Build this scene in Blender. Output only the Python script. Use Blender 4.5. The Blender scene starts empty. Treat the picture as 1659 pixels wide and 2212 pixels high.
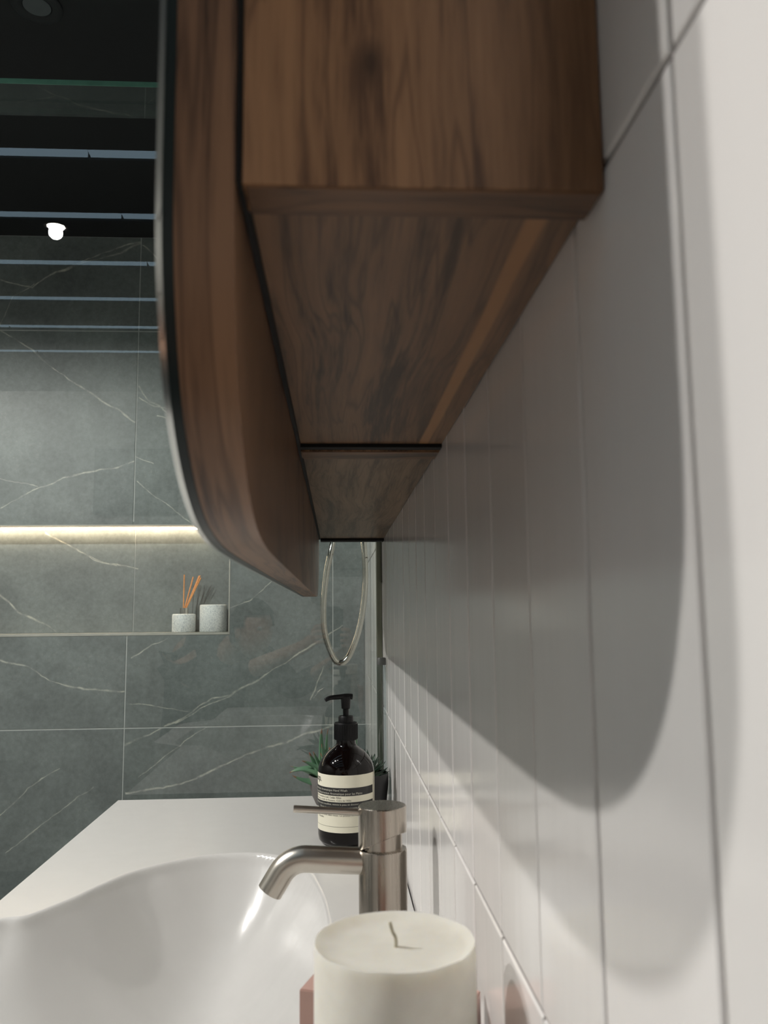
import bpy, bmesh, math, random
import numpy as np
from mathutils import Vector, Matrix, noise
R = math.radians
rnd = random.Random(7)
sc = bpy.context.scene
COL = sc.collection

# ------------------------------------------------------------------ camera
CZ = 1.192; CTZ = .88
cd = bpy.data.cameras.new('camera'); cam = bpy.data.objects.new('camera', cd); COL.objects.link(cam)
right = Vector((0.9983425, -0.0567318, -0.0096856))
up = Vector((0.0026137, -0.1234262, 0.9923503))
fwd = Vector((0.0574933, 0.9907308, 0.1230734))
m = Matrix((right, up, -fwd)).transposed().to_4x4(); m.translation = (0, 0, CZ)
cam.matrix_world = m
cd.sensor_fit = 'VERTICAL'; cd.sensor_height = 36; cd.sensor_width = 27
cd.lens = 1790 * 36 / 2212
cd.clip_start = 0.01; cd.clip_end = 50
cd.dof.use_dof = True; cd.dof.focus_distance = 1.25; cd.dof.aperture_fstop = 15
sc.camera = cam

# ------------------------------------------------------------------ world + exposure
w = bpy.data.worlds.new('world'); sc.world = w; w.use_nodes = True
w.node_tree.nodes['Background'].inputs[0].default_value = (0.5, 0.6, 0.7, 1)
w.node_tree.nodes['Background'].inputs[1].default_value = 0.02
sc.view_settings.view_transform = 'Standard'; sc.view_settings.look = 'None'
sc.view_settings.gamma = 1; sc.view_settings.use_curve_mapping = False
sc.view_settings.exposure = 0.0

# ------------------------------------------------------------------ lights of the room (downlights and their lamps)
CEIL = 2.34
LAMPS = [((-1.58, 0.73), 76, 0.02), ((-1.11, 0.75), 58, 0.02), ((-0.824, 0.665), 1, 0.02)]
def spot(x, y, power, rad, colr=(1.0, 0.975, 0.935), cone=166, blend=0.3):
    d = bpy.data.lights.new('downlight_lamp', 'SPOT'); d.energy = power; d.color = colr
    d.shadow_soft_size = rad; d.spot_size = R(cone); d.spot_blend = blend
    o = bpy.data.objects.new('lamp', d); COL.objects.link(o); return o
SLOT_Y = [(1.034, 1.080), (0.707, 0.752), (0.378, 0.424), (0.066, 0.112), (-0.233, -0.187), (-0.545, -0.499)]
SLOT_E = 1.75

# ------------------------------------------------------------------ helpers
def s2l(c):
    return tuple(((v/255)/12.92 if v/255 <= .04045 else ((v/255+.055)/1.055)**2.4) for v in c)
def C4(c): return (*s2l(c), 1)
class NT:
    def __init__(s, name):
        s.m = bpy.data.materials.new(name); s.m.use_nodes = True
        s.t = s.m.node_tree; s.n = s.t.nodes; s.p = s.n['Principled BSDF']; s.out = s.n['Material Output']
    def add(s, typ, **kw):
        n = s.n.new(typ)
        for k, v in kw.items(): setattr(n, k, v)
        return n
    def link(s, a, b): s.t.links.new(a, b)
    def put(s, sock, v):
        if hasattr(v, 'is_output') or hasattr(v, 'links'): s.link(v, sock)
        else: sock.default_value = v
    def math(s, op, a, b=None, clamp=False):
        n = s.add('ShaderNodeMath', operation=op, use_clamp=clamp); s.put(n.inputs[0], a)
        if b is not None: s.put(n.inputs[1], b)
        return n.outputs[0]
    def vmath(s, op, a, b=None, out=0):
        n = s.add('ShaderNodeVectorMath', operation=op); s.put(n.inputs[0], a)
        if b is not None: s.put(n.inputs[1], b)
        return n
    def mix(s, f, a, b):
        n = s.add('ShaderNodeMix', data_type='RGBA'); s.put(n.inputs['Factor'], f)
        s.put([i for i in n.inputs if i.name == 'A' and i.type == 'RGBA'][0], a)
        s.put([i for i in n.inputs if i.name == 'B' and i.type == 'RGBA'][0], b)
        return [o for o in n.outputs if o.type == 'RGBA'][0]
    def ramp(s, f, stops, interp='LINEAR'):
        n = s.add('ShaderNodeValToRGB'); n.color_ramp.interpolation = interp; e = n.color_ramp.elements
        while len(e) < len(stops): e.new(0.5)
        for i, (p, c) in enumerate(stops): e[i].position = p; e[i].color = c if len(c) == 4 else (*c, 1)
        s.put(n.inputs[0], f); return n.outputs[0]
    def noise(s, vec, scale, detail=3, rough=.5, dist=0):
        n = s.add('ShaderNodeTexNoise'); n.inputs['Scale'].default_value = scale; n.inputs['Detail'].default_value = detail
        n.inputs['Roughness'].default_value = rough; n.inputs['Distortion'].default_value = dist
        s.put(n.inputs['Vector'], vec); return n.outputs[0]
    def pos(s): return s.add('ShaderNodeNewGeometry').outputs['Position']
    def objc(s): return s.add('ShaderNodeTexCoord').outputs['Object']
    def scale(s, v, sc_, loc=(0, 0, 0), rot=(0, 0, 0)):
        n = s.add('ShaderNodeMapping'); n.inputs['Scale'].default_value = sc_; n.inputs['Location'].default_value = loc
        n.inputs['Rotation'].default_value = rot; s.put(n.inputs['Vector'], v); return n.outputs[0]
    def bump(s, h, strength, dist=0.001):
        n = s.add('ShaderNodeBump'); n.inputs['Strength'].default_value = strength; n.inputs['Distance'].default_value = dist
        s.link(h, n.inputs['Height']); s.link(n.outputs[0], s.p.inputs['Normal'])
    def set(s, **kw):
        names = dict(color='Base Color', rough='Roughness', metal='Metallic', ior='IOR', spec='Specular IOR Level', trans='Transmission Weight',
                     coat='Coat Weight', coatr='Coat Roughness', sss='Subsurface Weight', em='Emission Color', es='Emission Strength', aniso='Anisotropic')
        for k, v in kw.items():
            v = (*v, 1) if isinstance(v, tuple) and len(v) == 3 else v
            s.put(s.p.inputs[names[k]], v)
        return s

def plain(name, c, rough=.5, metal=0, var=.06, scale=40, **kw):
    t = NT(name); n = t.noise(t.objc(), scale, 3)
    a = tuple(v*(1-var) for v in s2l(c)); b = tuple(min(1, v*(1+var)) for v in s2l(c))
    t.set(color=t.ramp(n, [(.3, a), (.7, b)]), rough=rough, metal=metal, **kw); return t.m

def from_bm(name, bm, mat=None, parent=None, smooth=False, angle=None):
    me = bpy.data.meshes.new(name)
    bmesh.ops.recalc_face_normals(bm, faces=bm.faces)
    bm.to_mesh(me); bm.free()
    if smooth or angle:
        me.polygons.foreach_set('use_smooth', [True]*len(me.polygons))
        if angle: me.set_sharp_from_angle(angle=R(angle))
    if mat: me.materials.append(mat)
    return link(name, me, parent)
def link(name, me, parent=None, loc=None):
    o = bpy.data.objects.new(name, me); COL.objects.link(o)
    if loc is not None: o.location = loc
    if parent: o.parent = parent
    return o
def empty(name, loc=(0, 0, 0)):
    o = bpy.data.objects.new(name, None); COL.objects.link(o); o.location = loc; o.empty_display_size = .02; return o
def tag(o, label=None, cat=None, group=None, kind=None):
    if label: o['label'] = label
    if cat: o['category'] = cat
    if group: o['group'] = group
    if kind: o['kind'] = kind
    return o
def bm_box(bm, a, b):
    r = bmesh.ops.create_cube(bm, size=1); vs = r['verts']
    for v in vs:
        v.co = Vector([(a[i]+b[i])/2 + v.co[i]*(b[i]-a[i]) for i in range(3)])
    return vs
def box(name, a, b, mat, parent=None, bevel=0, seg=1, off=(0, 0, 0)):
    bm = bmesh.new(); a = [a[i]-off[i] for i in range(3)]; b = [b[i]-off[i] for i in range(3)]
    bm_box(bm, a, b)
    if bevel: bmesh.ops.bevel(bm, geom=bm.edges[:], offset=bevel, segments=seg, affect='EDGES', profile=.5)
    return from_bm(name, bm, mat, parent, angle=40 if seg > 1 else None)
def lathe(bm, prof, c=(0, 0, 0), seg=48, cap=True):
    rings = []
    for r, z in prof:
        if r < 1e-6: rings.append([bm.verts.new((c[0], c[1], c[2]+z))])
        else: rings.append([bm.verts.new((c[0]+r*math.cos(2*math.pi*i/seg), c[1]+r*math.sin(2*math.pi*i/seg), c[2]+z)) for i in range(seg)])
    for A, B in zip(rings, rings[1:]):
        for i in range(seg):
            j = (i+1) % seg
            if len(A) == 1 and len(B) == 1: continue
            if len(A) == 1: bm.faces.new((A[0], B[i], B[j]))
            elif len(B) == 1: bm.faces.new((A[i], A[j], B[0]))
            else: bm.faces.new((A[i], A[j], B[j], B[i]))
    if cap:
        if len(rings[0]) > 1: bm.faces.new(rings[0])
        if len(rings[-1]) > 1: bm.faces.new(rings[-1])
    return rings
def tube(bm, pts, rad, seg=12, cap=True):
    pts = [Vector(p) for p in pts]; n = len(pts)
    rad = [rad]*n if not isinstance(rad, (list, tuple)) else rad
    prev = None; rings = []
    for i, p in enumerate(pts):
        t = (pts[min(i+1, n-1)]-pts[max(i-1, 0)]).normalized()
        if prev is None:
            a = Vector((0, 0, 1)) if abs(t.z) < .9 else Vector((1, 0, 0)); u = t.cross(a).normalized()
        else: u = (prev - t*prev.dot(t)).normalized()
        prev = u; v = t.cross(u)
        rings.append([bm.verts.new(p+(u*math.cos(2*math.pi*k/seg)+v*math.sin(2*math.pi*k/seg))*rad[i]) for k in range(seg)])
    for A, B in zip(rings, rings[1:]):
        for k in range(seg): bm.faces.new((A[k], A[(k+1) % seg], B[(k+1) % seg], B[k]))
    if cap: bm.faces.new(rings[0][::-1]); bm.faces.new(rings[-1])
    return rings
def prism(bm, poly, a, b, axes='xz', bev=0):
    """poly in two axes, extruded along the third from a to b"""
    def P(p, h):
        if axes == 'xz': return (p[0], h, p[1])
        if axes == 'yz': return (h, p[0], p[1])
        return (p[0], p[1], h)
    A = [bm.verts.new(P(p, a)) for p in poly]; B = [bm.verts.new(P(p, b)) for p in poly]
    n = len(poly); fa = bm.faces.new(A); fb = bm.faces.new(B[::-1])
    for i in range(n): bm.faces.new((A[i], B[i], B[(i+1) % n], A[(i+1) % n]))
    if bev: bmesh.ops.bevel(bm, geom=list(set(fa.edges) | set(fb.edges)), offset=bev, segments=2, affect='EDGES', profile=.5)
def crom(pts, k=8):
    P = [Vector(p) for p in pts]; P = [P[0]*2-P[1]] + P + [P[-1]*2-P[-2]]; out = []
    for i in range(1, len(P)-2):
        for j in range(k):
            t = j/k; a, b, c, d = P[i-1:i+3]
            out.append(.5*((2*b)+(c-a)*t+(2*a-5*b+4*c-d)*t*t+(3*b-a-3*c+d)*t**3))
    out.append(P[-2]); return out

# ------------------------------------------------------------------ materials
def walnut(name, axis, light=(128, 88, 56), dark=(58, 36, 21), scale=1.0, seed=0.0, extra=None, rough=.42, wobble=.045):
    t = NT(name); p = t.pos()
    sc_ = {'z': (1, 1, .05), 'y': (1, .035, 1), 'x': (.05, 1, 1), 'yz': (1, .04, .04)}[axis]
    low = t.scale(p, tuple(v*scale for v in sc_), (seed, seed*.7, seed*.3))
    # slow wandering of the figure
    slow = {'z': (5, 5, 4.5), 'y': (5, 3, 5), 'x': (4.5, 5, 5), 'yz': (5, 3, 3)}[axis]
    wob = t.math('SUBTRACT', t.noise(t.scale(p, slow, (seed, 0, 0)), 1.0, 2), .5)
    ww = t.math('MULTIPLY', wob, wobble)
    cmb = t.add('ShaderNodeCombineXYZ')
    for i in range(3):
        if 'xyz'[i] not in axis: t.link(ww, cmb.inputs[i])
    g = t.vmath('ADD', low, cmb.outputs[0]).outputs[0]
    big = t.noise(g, 60, 3, .55); mid = t.noise(g, 210, 4, .6); fine = t.noise(t.scale(p, tuple(v*scale for v in sc_), (seed, 1, 2)), 1100, 2, .6)
    f = t.math('ADD', t.math('MULTIPLY', big, .50), t.math('ADD', t.math('MULTIPLY', mid, .36), t.math('MULTIPLY', fine, .16)))
    l, d = s2l(light), s2l(dark); mm = tuple((a*.62+b*.38) for a, b in zip(l, d)); vd = tuple(x*.55 for x in d)
    c = t.ramp(f, [(.33, vd), (.42, d), (.50, mm), (.62, l)])
    # darker growth lines
    line = t.ramp(t.noise(g, 120, 1, .5), [(.46, (0, 0, 0)), (.50, (1, 1, 1)), (.54, (0, 0, 0))])
    c = t.mix(t.math('MULTIPLY', line, .6), c, (*d, 1))
    if extra: c = extra(t, p, c, l, d)
    t.set(color=c, rough=rough, spec=.35)
    t.bump(t.math('ADD', mid, fine), .12, .0006)
    return t.m
def side_extra(t, p, c, l, d):
    # knot and the flame shaped darker figure of the near side panel
    for (cx, cz, sx, sz, amt) in ((0.0108, 1.3608, 150, 75, .9),):
        q = t.vmath('MULTIPLY', t.vmath('SUBTRACT', p, (cx, .236, cz)).outputs[0], (sx, 0, sz)).outputs[0]
        ln = t.vmath('LENGTH', q).outputs['Value']
        f = t.math('MULTIPLY', t.ramp(ln, [(.15, (1, 1, 1)), (.75, (0, 0, 0))]), amt)
        c = t.mix(f, c, (*[v*.5 for v in d], 1))
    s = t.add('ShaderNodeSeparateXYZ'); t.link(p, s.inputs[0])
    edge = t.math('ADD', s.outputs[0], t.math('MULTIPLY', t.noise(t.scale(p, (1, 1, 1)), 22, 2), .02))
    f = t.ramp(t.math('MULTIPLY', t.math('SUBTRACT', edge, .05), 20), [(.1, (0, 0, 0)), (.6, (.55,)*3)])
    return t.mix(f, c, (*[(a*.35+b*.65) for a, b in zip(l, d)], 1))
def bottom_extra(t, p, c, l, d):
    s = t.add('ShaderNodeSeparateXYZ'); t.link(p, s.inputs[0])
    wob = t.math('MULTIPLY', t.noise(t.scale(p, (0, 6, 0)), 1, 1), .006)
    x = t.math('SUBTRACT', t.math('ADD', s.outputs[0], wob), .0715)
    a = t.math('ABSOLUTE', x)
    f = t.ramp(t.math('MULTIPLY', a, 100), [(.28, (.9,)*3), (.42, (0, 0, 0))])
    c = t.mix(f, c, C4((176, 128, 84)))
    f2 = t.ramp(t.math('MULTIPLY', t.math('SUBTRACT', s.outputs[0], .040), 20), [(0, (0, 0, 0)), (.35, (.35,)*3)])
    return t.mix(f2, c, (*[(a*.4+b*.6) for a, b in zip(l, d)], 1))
M = {}
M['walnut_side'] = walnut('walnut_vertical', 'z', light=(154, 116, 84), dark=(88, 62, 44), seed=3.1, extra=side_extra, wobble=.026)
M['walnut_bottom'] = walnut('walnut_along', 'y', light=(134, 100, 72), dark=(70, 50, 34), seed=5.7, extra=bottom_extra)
M['walnut_bottom_far'] = walnut('walnut_along_far', 'y', light=(134, 108, 84), dark=(80, 62, 46), seed=9.3)
M['walnut_cross'] = walnut('walnut_across', 'x', light=(118, 84, 56), dark=(62, 42, 28), seed=2.2)
M['walnut_door'] = walnut('walnut_door', 'yz', light=(130, 98, 74), dark=(60, 42, 31), seed=7.9, wobble=.010)
M['walnut_drawer'] = walnut('walnut_drawer', 'y', light=(122, 90, 68), dark=(70, 48, 36), seed=4.4)
M['dark_gap'] = plain('black_gap_shade', (12, 11, 10), .8)  # black that paints the shade inside the cabinet gaps
M['solid'] = plain('white_solid_surface', (200, 198, 195), .20, var=.01, spec=.4)

def tile_mat():
    t = NT('white_glazed_tile'); p = t.pos()
    oi = t.add('ShaderNodeObjectInfo').outputs['Random']
    c = t.ramp(oi, [(0, s2l((222, 219, 216))), (1, s2l((232, 229, 227)))])
    t.set(color=c, rough=.16, spec=.5)
    off = t.add('ShaderNodeCombineXYZ'); t.link(t.math('MULTIPLY', oi, 37.0), off.inputs[0])
    q = t.vmath('ADD', p, off.outputs[0]).outputs[0]
    h = t.math('ADD', t.noise(t.scale(q, (30, 30, 6)), 1, 2, .4), t.math('MULTIPLY', t.noise(t.scale(q, (130, 130, 14)), 1, 2, .5), .18))
    t.bump(h, .3, .0011); return t.m
M['tile'] = tile_mat()
M['grout'] = plain('pale_grey_grout', (118, 112, 110), .9, var=.08, scale=300)
M['paint'] = plain('pale_wall_paint', (180, 178, 174), .8, var=.02)
M['side_paint'] = plain('grey_side_wall', (128, 130, 128), .6, var=.04)
M['ceiling'] = plain('black_ceiling_paint', (16, 17, 20), .55, var=.1)
M['floor'] = plain('grey_floor_tile', (72, 75, 75), .5, var=.1, scale=6)
M['joint'] = plain('light_grey_marble_grout', (190, 192, 190), .8)

# marble with its veins laid out on the wall plane (x, z in metres)
VEINS = {'wall': [(0.0035, [(-0.9973, 2.0449), (-0.9004, 1.9817), (-0.8445, 1.9311), (-0.7823, 1.8864), (-0.6791, 1.8208), (-0.5925, 1.765)]), (0.005, [(-0.5886, 1.8735), (-0.5508, 1.8271), (-0.5232, 1.8103), (-0.4858, 1.7753)]), (0.004, [(-0.5849, 1.8382), (-0.5368, 1.8102), (-0.4864, 1.8034)]), (0.003, [(-0.5293, 1.7821), (-0.5021, 1.7752), (-0.4808, 1.7964)]), (0.0045, [(-1.0044, 2.1986), (-0.9084, 2.1753), (-0.8422, 2.2227), (-0.7342, 2.2682), (-0.6521, 2.2871), (-0.5935, 2.3221)]), (0.0035, [(-0.8422, 2.2227), (-0.7074, 2.2907), (-0.5936, 2.3265)]), (0.003, [(-0.5864, 2.3148), (-0.5338, 2.264), (-0.4983, 2.2277)]), (0.0025, [(-0.9981, 2.062), (-0.9615, 2.1486), (-0.9021, 2.1855)]), (0.0032, [(-0.9725, 1.5089), (-0.8957, 1.5535), (-0.7919, 1.6012), (-0.6597, 1.626), (-0.5961, 1.6495)]), (0.0022, [(-0.9765, 1.5944), (-0.8701, 1.5712)]), (0.0025, [(-0.5837, 1.5874), (-0.4827, 1.505), (-0.408, 1.4529)]), (0.002, [(-0.5911, 1.6633), (-0.5395, 1.6426)]), (0.0028, [(-0.5845, 1.0781), (-0.5266, 1.1141), (-0.485, 1.1294)]), (0.0038, [(-0.9525, 1.0763), (-0.8747, 1.0559), (-0.8089, 1.0162), (-0.7179, 0.9917), (-0.5988, 0.9848)]), (0.0042, [(-0.5972, 0.836), (-0.5207, 0.8703), (-0.4565, 0.8949), (-0.3922, 0.939), (-0.3534, 0.963), (-0.301, 0.97), (-0.2224, 1.0145), (-0.1432, 1.0594), (-0.0498, 1.1178), (0.0174, 1.1637)]), (0.0022, [(-0.5939, 0.9486), (-0.5095, 0.9408), (-0.4246, 0.9266)]), (0.003, [(-0.4564, 0.8923), (-0.3662, 0.945), (-0.301, 0.9674)]), (0.0042, [(-0.5935, 0.7044), (-0.4913, 0.7149), (-0.4015, 0.7345), (-0.3502, 0.7588), (-0.2597, 0.7991), (-0.1421, 0.838), (-0.0101, 0.877)]), (0.002, [(-0.3108, 1.2177), (-0.2511, 1.2398), (-0.1846, 1.293)]), (0.0028, [(-0.9329, 0.6521), (-0.8606, 0.7226), (-0.7741, 0.7735)]), (0.0022, [(-0.9156, 0.5471), (-0.8065, 0.6306), (-0.6832, 0.7214)]), (0.0025, [(-0.0738, 0.9509), (-0.0365, 1.0448)]), (0.002, [(-0.5562, 0.7439), (-0.4295, 0.8431), (-0.3651, 0.8805)])], 'niche': [(0.0038, [(-0.8694, 1.4473), (-0.7997, 1.4052), (-0.7302, 1.3658), (-0.6545, 1.3459), (-0.5926, 1.3344)]), (0.0042, [(-0.9964, 1.2616), (-0.9407, 1.2134), (-0.8586, 1.1745), (-0.824, 1.1469)]), (0.002, [(-0.7443, 1.3771), (-0.6613, 1.3432)])]}
def vein_group(name, polys):
    g = bpy.data.node_groups.new(name, 'ShaderNodeTree')
    g.interface.new_socket('P', in_out='INPUT', socket_type='NodeSocketVector')
    g.interface.new_socket('D', in_out='OUTPUT', socket_type='NodeSocketFloat')
    gi = g.nodes.new('NodeGroupInput'); go = g.nodes.new('NodeGroupOutput'); L = g.links.new
    def vm(op, a, b=None):
        n = g.nodes.new('ShaderNodeVectorMath'); n.operation = op
        for i, v in ((0, a), (1, b)):
            if v is None: continue
            if hasattr(v, 'links'): L(v, n.inputs[i])
            else: n.inputs[i].default_value = v
        return n
    def mt(op, a, b, clamp=False):
        n = g.nodes.new('ShaderNodeMath'); n.operation = op; n.use_clamp = clamp
        for i, v in ((0, a), (1, b)):
            if hasattr(v, 'links'): L(v, n.inputs[i])
            else: n.inputs[i].default_value = v
        return n.outputs[0]
    acc = None
    for wdt, pts in polys:
        for (x0, z0), (x1, z1) in zip(pts, pts[1:]):
            P_ = gi.outputs[0]
            if acc is not None:      # keeps the evaluation in sequence
                q_ = g.nodes.new('ShaderNodeVectorMath'); q_.operation = 'MULTIPLY_ADD'
                L(acc, q_.inputs[0]); q_.inputs[1].default_value = (0, 1e-7, 0); L(P_, q_.inputs[2]); P_ = q_.outputs[0]
            a = (x0, 0, z0); b = Vector((x1-x0, 0, z1-z0)); l2 = b.length_squared
            pa = vm('SUBTRACT', P_, a).outputs[0]
            h = mt('ADD', vm('DOT_PRODUCT', pa, tuple(b/l2)).outputs['Value'], 0.0, True)
            sn = g.nodes.new('ShaderNodeVectorMath'); sn.operation = 'SCALE'; sn.inputs[0].default_value = tuple(b); L(h, sn.inputs['Scale'])
            d = vm('DISTANCE', pa, sn.outputs[0]).outputs['Value']
            d = mt('DIVIDE', d, wdt)
            acc = d if acc is None else mt('MINIMUM', acc, d)
    L(acc, go.inputs[0]); return g
def marble(name, polys, base=(114, 120, 119)):
    t = NT(name); p = t.pos()
    flat = t.vmath('MULTIPLY', p, (1, 0, 1)).outputs[0]
    nz = t.add('ShaderNodeTexNoise'); nz.inputs['Scale'].default_value = 14; nz.inputs['Detail'].default_value = 4; t.link(p, nz.inputs['Vector'])
    dd = t.vmath('MULTIPLY', t.vmath('SUBTRACT', nz.outputs['Color'], (.5, .5, .5)).outputs[0], (.022, 0, .022)).outputs[0]
    q = t.vmath('ADD', flat, dd).outputs[0]
    gn = t.add('ShaderNodeGroup'); gn.node_tree = vein_group(name+'_veins', polys); t.link(q, gn.inputs[0]); D = t.math('DIVIDE', gn.outputs[0], t.math('ADD', t.math('MULTIPLY', t.noise(p, 9, 3, .6), 2.4), -.35))
    core = t.ramp(D, [(.25, (1, 1, 1)), (.8, (.22,)*3), (1, (0, 0, 0))])
    brk = t.ramp(t.noise(p, 30, 4, .6), [(.38, (.12,)*3), (.66, (1, 1, 1))])
    vein = t.math('MULTIPLY', core, brk)
    cloud = t.noise(p, 5, 6, .62, .4); mott = t.noise(p, 70, 5, .7)
    f = t.math('ADD', t.math('MULTIPLY', cloud, .6), t.math('MULTIPLY', mott, .4))
    b = s2l(base); c = t.ramp(f, [(.38, tuple(v*.74 for v in b)), (.5, b), (.64, tuple(v*1.3 for v in b))])
    speck = t.ramp(t.noise(p, 160, 3, .6), [(.58, (0, 0, 0)), (.70, (.4,)*3)])
    c = t.mix(t.math('MULTIPLY', speck, t.ramp(cloud, [(.5, (0, 0, 0)), (.6, (1, 1, 1))])), c, C4((150, 152, 146)))
    # faint hairline veins everywhere
    vn = t.add('ShaderNodeTexVoronoi', feature='DISTANCE_TO_EDGE'); vn.inputs['Scale'].default_value = 2.6
    t.link(t.vmath('ADD', t.scale(p, (1, 1, 1.5), rot=(0, .6, 0)), t.vmath('MULTIPLY', nz.outputs['Color'], (.25, .25, .25)).outputs[0]).outputs[0], vn.inputs['Vector'])
    hair = t.math('MULTIPLY', t.ramp(vn.outputs['Distance'], [(0, (1, 1, 1)), (.006, (0, 0, 0))]), t.ramp(t.noise(p, 3.3, 2), [(.52, (0, 0, 0)), (.62, (.25,)*3)]))
    c = t.mix(hair, c, C4((150, 152, 146)))
    c = t.mix(t.math('MULTIPLY', vein, .85), c, C4((204, 202, 190)))
    t.set(color=c, rough=.42, spec=.4); t.bump(mott, .06, .001); return t.m
M['marble'] = marble('grey_marble_tile', VEINS['wall'])
M['marble_niche'] = marble('grey_marble_niche', VEINS['niche'])

def glass_mat(name, tint, ior=1.75, rough=0.0):
    t = NT(name); n = t.n; n.remove(t.p)
    tr = t.add('ShaderNodeBsdfTransparent'); tr.inputs[0].default_value = (*tint, 1)
    gl = t.add('ShaderNodeBsdfGlossy'); gl.inputs['Roughness'].default_value = rough; gl.inputs[0].default_value = (1, 1, 1, 1)
    fr = t.add('ShaderNodeFresnel'); fr.inputs[0].default_value = ior
    bf = t.add('ShaderNodeNewGeometry').outputs['Backfacing']
    f = t.math('MULTIPLY', fr.outputs[0], t.math('SUBTRACT', 1.0, bf))
    mx = t.add('ShaderNodeMixShader'); t.link(f, mx.inputs[0]); t.link(tr.outputs[0], mx.inputs[1]); t.link(gl.outputs[0], mx.inputs[2])
    t.link(mx.outputs[0], t.out.inputs[0]); return t.m
M['glass'] = glass_mat('clear_shower_glass', (.965, .985, .975))
M['glass_edge'] = plain('green_glass_edge', (84, 128, 112), .15, var=.1, spec=.6)
def emit(name, c, s):
    t = NT(name); t.set(color=(0, 0, 0), em=s2l(c), es=s, rough=.6); return t.m
M['skylight'] = emit('blue_daylight_slot', (196, 228, 248), SLOT_E)
M['lamp_on'] = emit('lit_downlight_lens', (255, 246, 232), 90)
M['led'] = emit('warm_led_strip', (255, 228, 196), 30)
M['steel'] = None
def steel(name, c=(176, 168, 158), rough=.24, along='z', streak=.5):
    t = NT(name); p = t.objc()
    s_ = {'z': (1, 1, .02), 'x': (.02, 1, 1), 'r': (1, 1, 1)}[along]
    n = t.noise(t.scale(p, tuple(v*600 for v in s_)), 1, 2)
    b = s2l(c); t.set(color=t.ramp(n, [(.3, tuple(v*.9 for v in b)), (.7, tuple(min(1, v*1.05) for v in b))]), metal=1.0,
                      rough=t.ramp(n, [(.3, (rough*.8,)*3), (.7, (rough*1.25,)*3)])); return t.m
M['steel'] = steel('brushed_steel'); M['steel_x'] = steel('brushed_steel_spout', (196, 188, 176), rough=.26, along='x')
M['lever'] = plain('satin_steel', (200, 194, 184), .30, metal=1.0, var=.02)
M['chrome'] = steel('chrome', (200, 198, 190), .08, 'r')
M['trim'] = plain('satin_metal_trim', (190, 188, 180), .4, metal=.6)
M['ledge'] = plain('pale_ledge_stone', (170, 168, 160), .35, var=.06)

# ------------------------------------------------------------------ the room shell
W = 0.083; YB = 2.44; XL = -2.4; YR = -1.17; YG = 1.52
NX = -0.311; NZ0, NZ1 = 1.147, 1.4575; NYB = 2.53     # niche
floor = box('floor', (XL-.1, YR-.1, -.05), (W+.1, YB+.3, 0), M['floor']); tag(floor, kind='structure')
ceil = empty('ceiling', (0, 0, CEIL)); tag(ceil, kind='structure')
def cpanel(y0, y1):
    box('ceiling_panel', (XL, y0, CEIL), (W, y1, CEIL+.03), M['ceiling'], ceil, off=(0, 0, CEIL))
ys = sorted(SLOT_Y); prev = YR
for a, b in ys: cpanel(prev, a); prev = b
cpanel(prev, YB+.12)
SX0, SX1 = -2.1, -0.05
for a, b in ys:
    for x0, x1 in ((XL, SX0), (SX1, W)):
        box('ceiling_panel', (x0, a, CEIL), (x1, b, CEIL+.03), M['ceiling'], ceil, off=(0, 0, CEIL))
    xx = [SX0, -1.30, -0.62, SX1]
    for x0, x1 in zip(xx, xx[1:]):
        box('ceiling_slot_light', (x0+.004, a, CEIL+.006), (x1-.004, b, CEIL+.02), M['skylight'], ceil, off=(0, 0, CEIL))
wl = box('wall_left', (XL-.08, YR, 0), (XL, YB+.2, CEIL), M['side_paint']); tag(wl, kind='structure')
wr = box('wall_rear', (XL, YR-.08, 0), (W+.1, YR, CEIL), M['paint']); tag(wr, kind='structure')

# right wall: backing plus glazed tiles
wall = box('wall_right', (W+.007, YR, 0), (W+.10, YB+.2, CEIL), M['paint']); tag(wall, kind='structure')
box('grout', (W+.0015, YR, 0), (W+.0068, YB, CEIL), M['grout'], wall)
TP = 0.0845; TY0 = 0.1862; GAP = .0022
def tile_mesh(wd, h, d=.0065, bev=.0016):
    bm = bmesh.new(); bm_box(bm, (-d, -wd/2, -h/2), (0, wd/2, h/2))
    es = [e for e in bm.edges if all(v.co.x < -d/2 for v in e.verts)]
    bmesh.ops.bevel(bm, geom=es, offset=bev, segments=3, affect='EDGES', profile=.6)
    bmesh.ops.recalc_face_normals(bm, faces=bm.faces)
    me = bpy.data.meshes.new('tile'); bm.to_mesh(me); bm.free()
    me.materials.append(M['tile']); return me
ZR = [0.73, 1.03, 1.33, 1.63, 1.93, 2.23]
k0 = -9; ncol = int((YB-TY0)/TP)+1
me_full = tile_mesh(TP-GAP, .3-GAP); me_top = tile_mesh(TP-GAP, CEIL-2.23-GAP)
for k in range(k0, ncol):
    y0 = TY0+k*TP; y1 = min(y0+TP, YB)
    for r, z in enumerate(ZR):
        z1 = CEIL if z > 2.2 else z+.3
        wd = y1-y0-GAP
        if wd < .01: continue
        mesh = (me_top if z > 2.2 else me_full) if abs(y1-y0-TP) < 1e-6 else tile_mesh(wd, z1-z-GAP)
        o = link('tile', mesh, wall, (W+.0066+rnd.uniform(-.0002, .0002), (y0+y1)/2, (z+z1)/2))
bm = bmesh.new()
for k in range(k0-11, ncol):
    for z in ([.13, .43] if k >= k0 else [.13, .43]+ZR):
        y0 = TY0+k*TP; z1 = min(z+.3, CEIL); y1 = min(y0+TP, YB)
        if y1-y0 > .01: bm_box(bm, (W+.0002, y0+GAP/2, z+GAP/2), (W+.0066, y1-GAP/2, z1-GAP/2))
o = from_bm('distant_tiles', bm, M['tile'], wall); o['kind'] = 'stuff'

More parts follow.
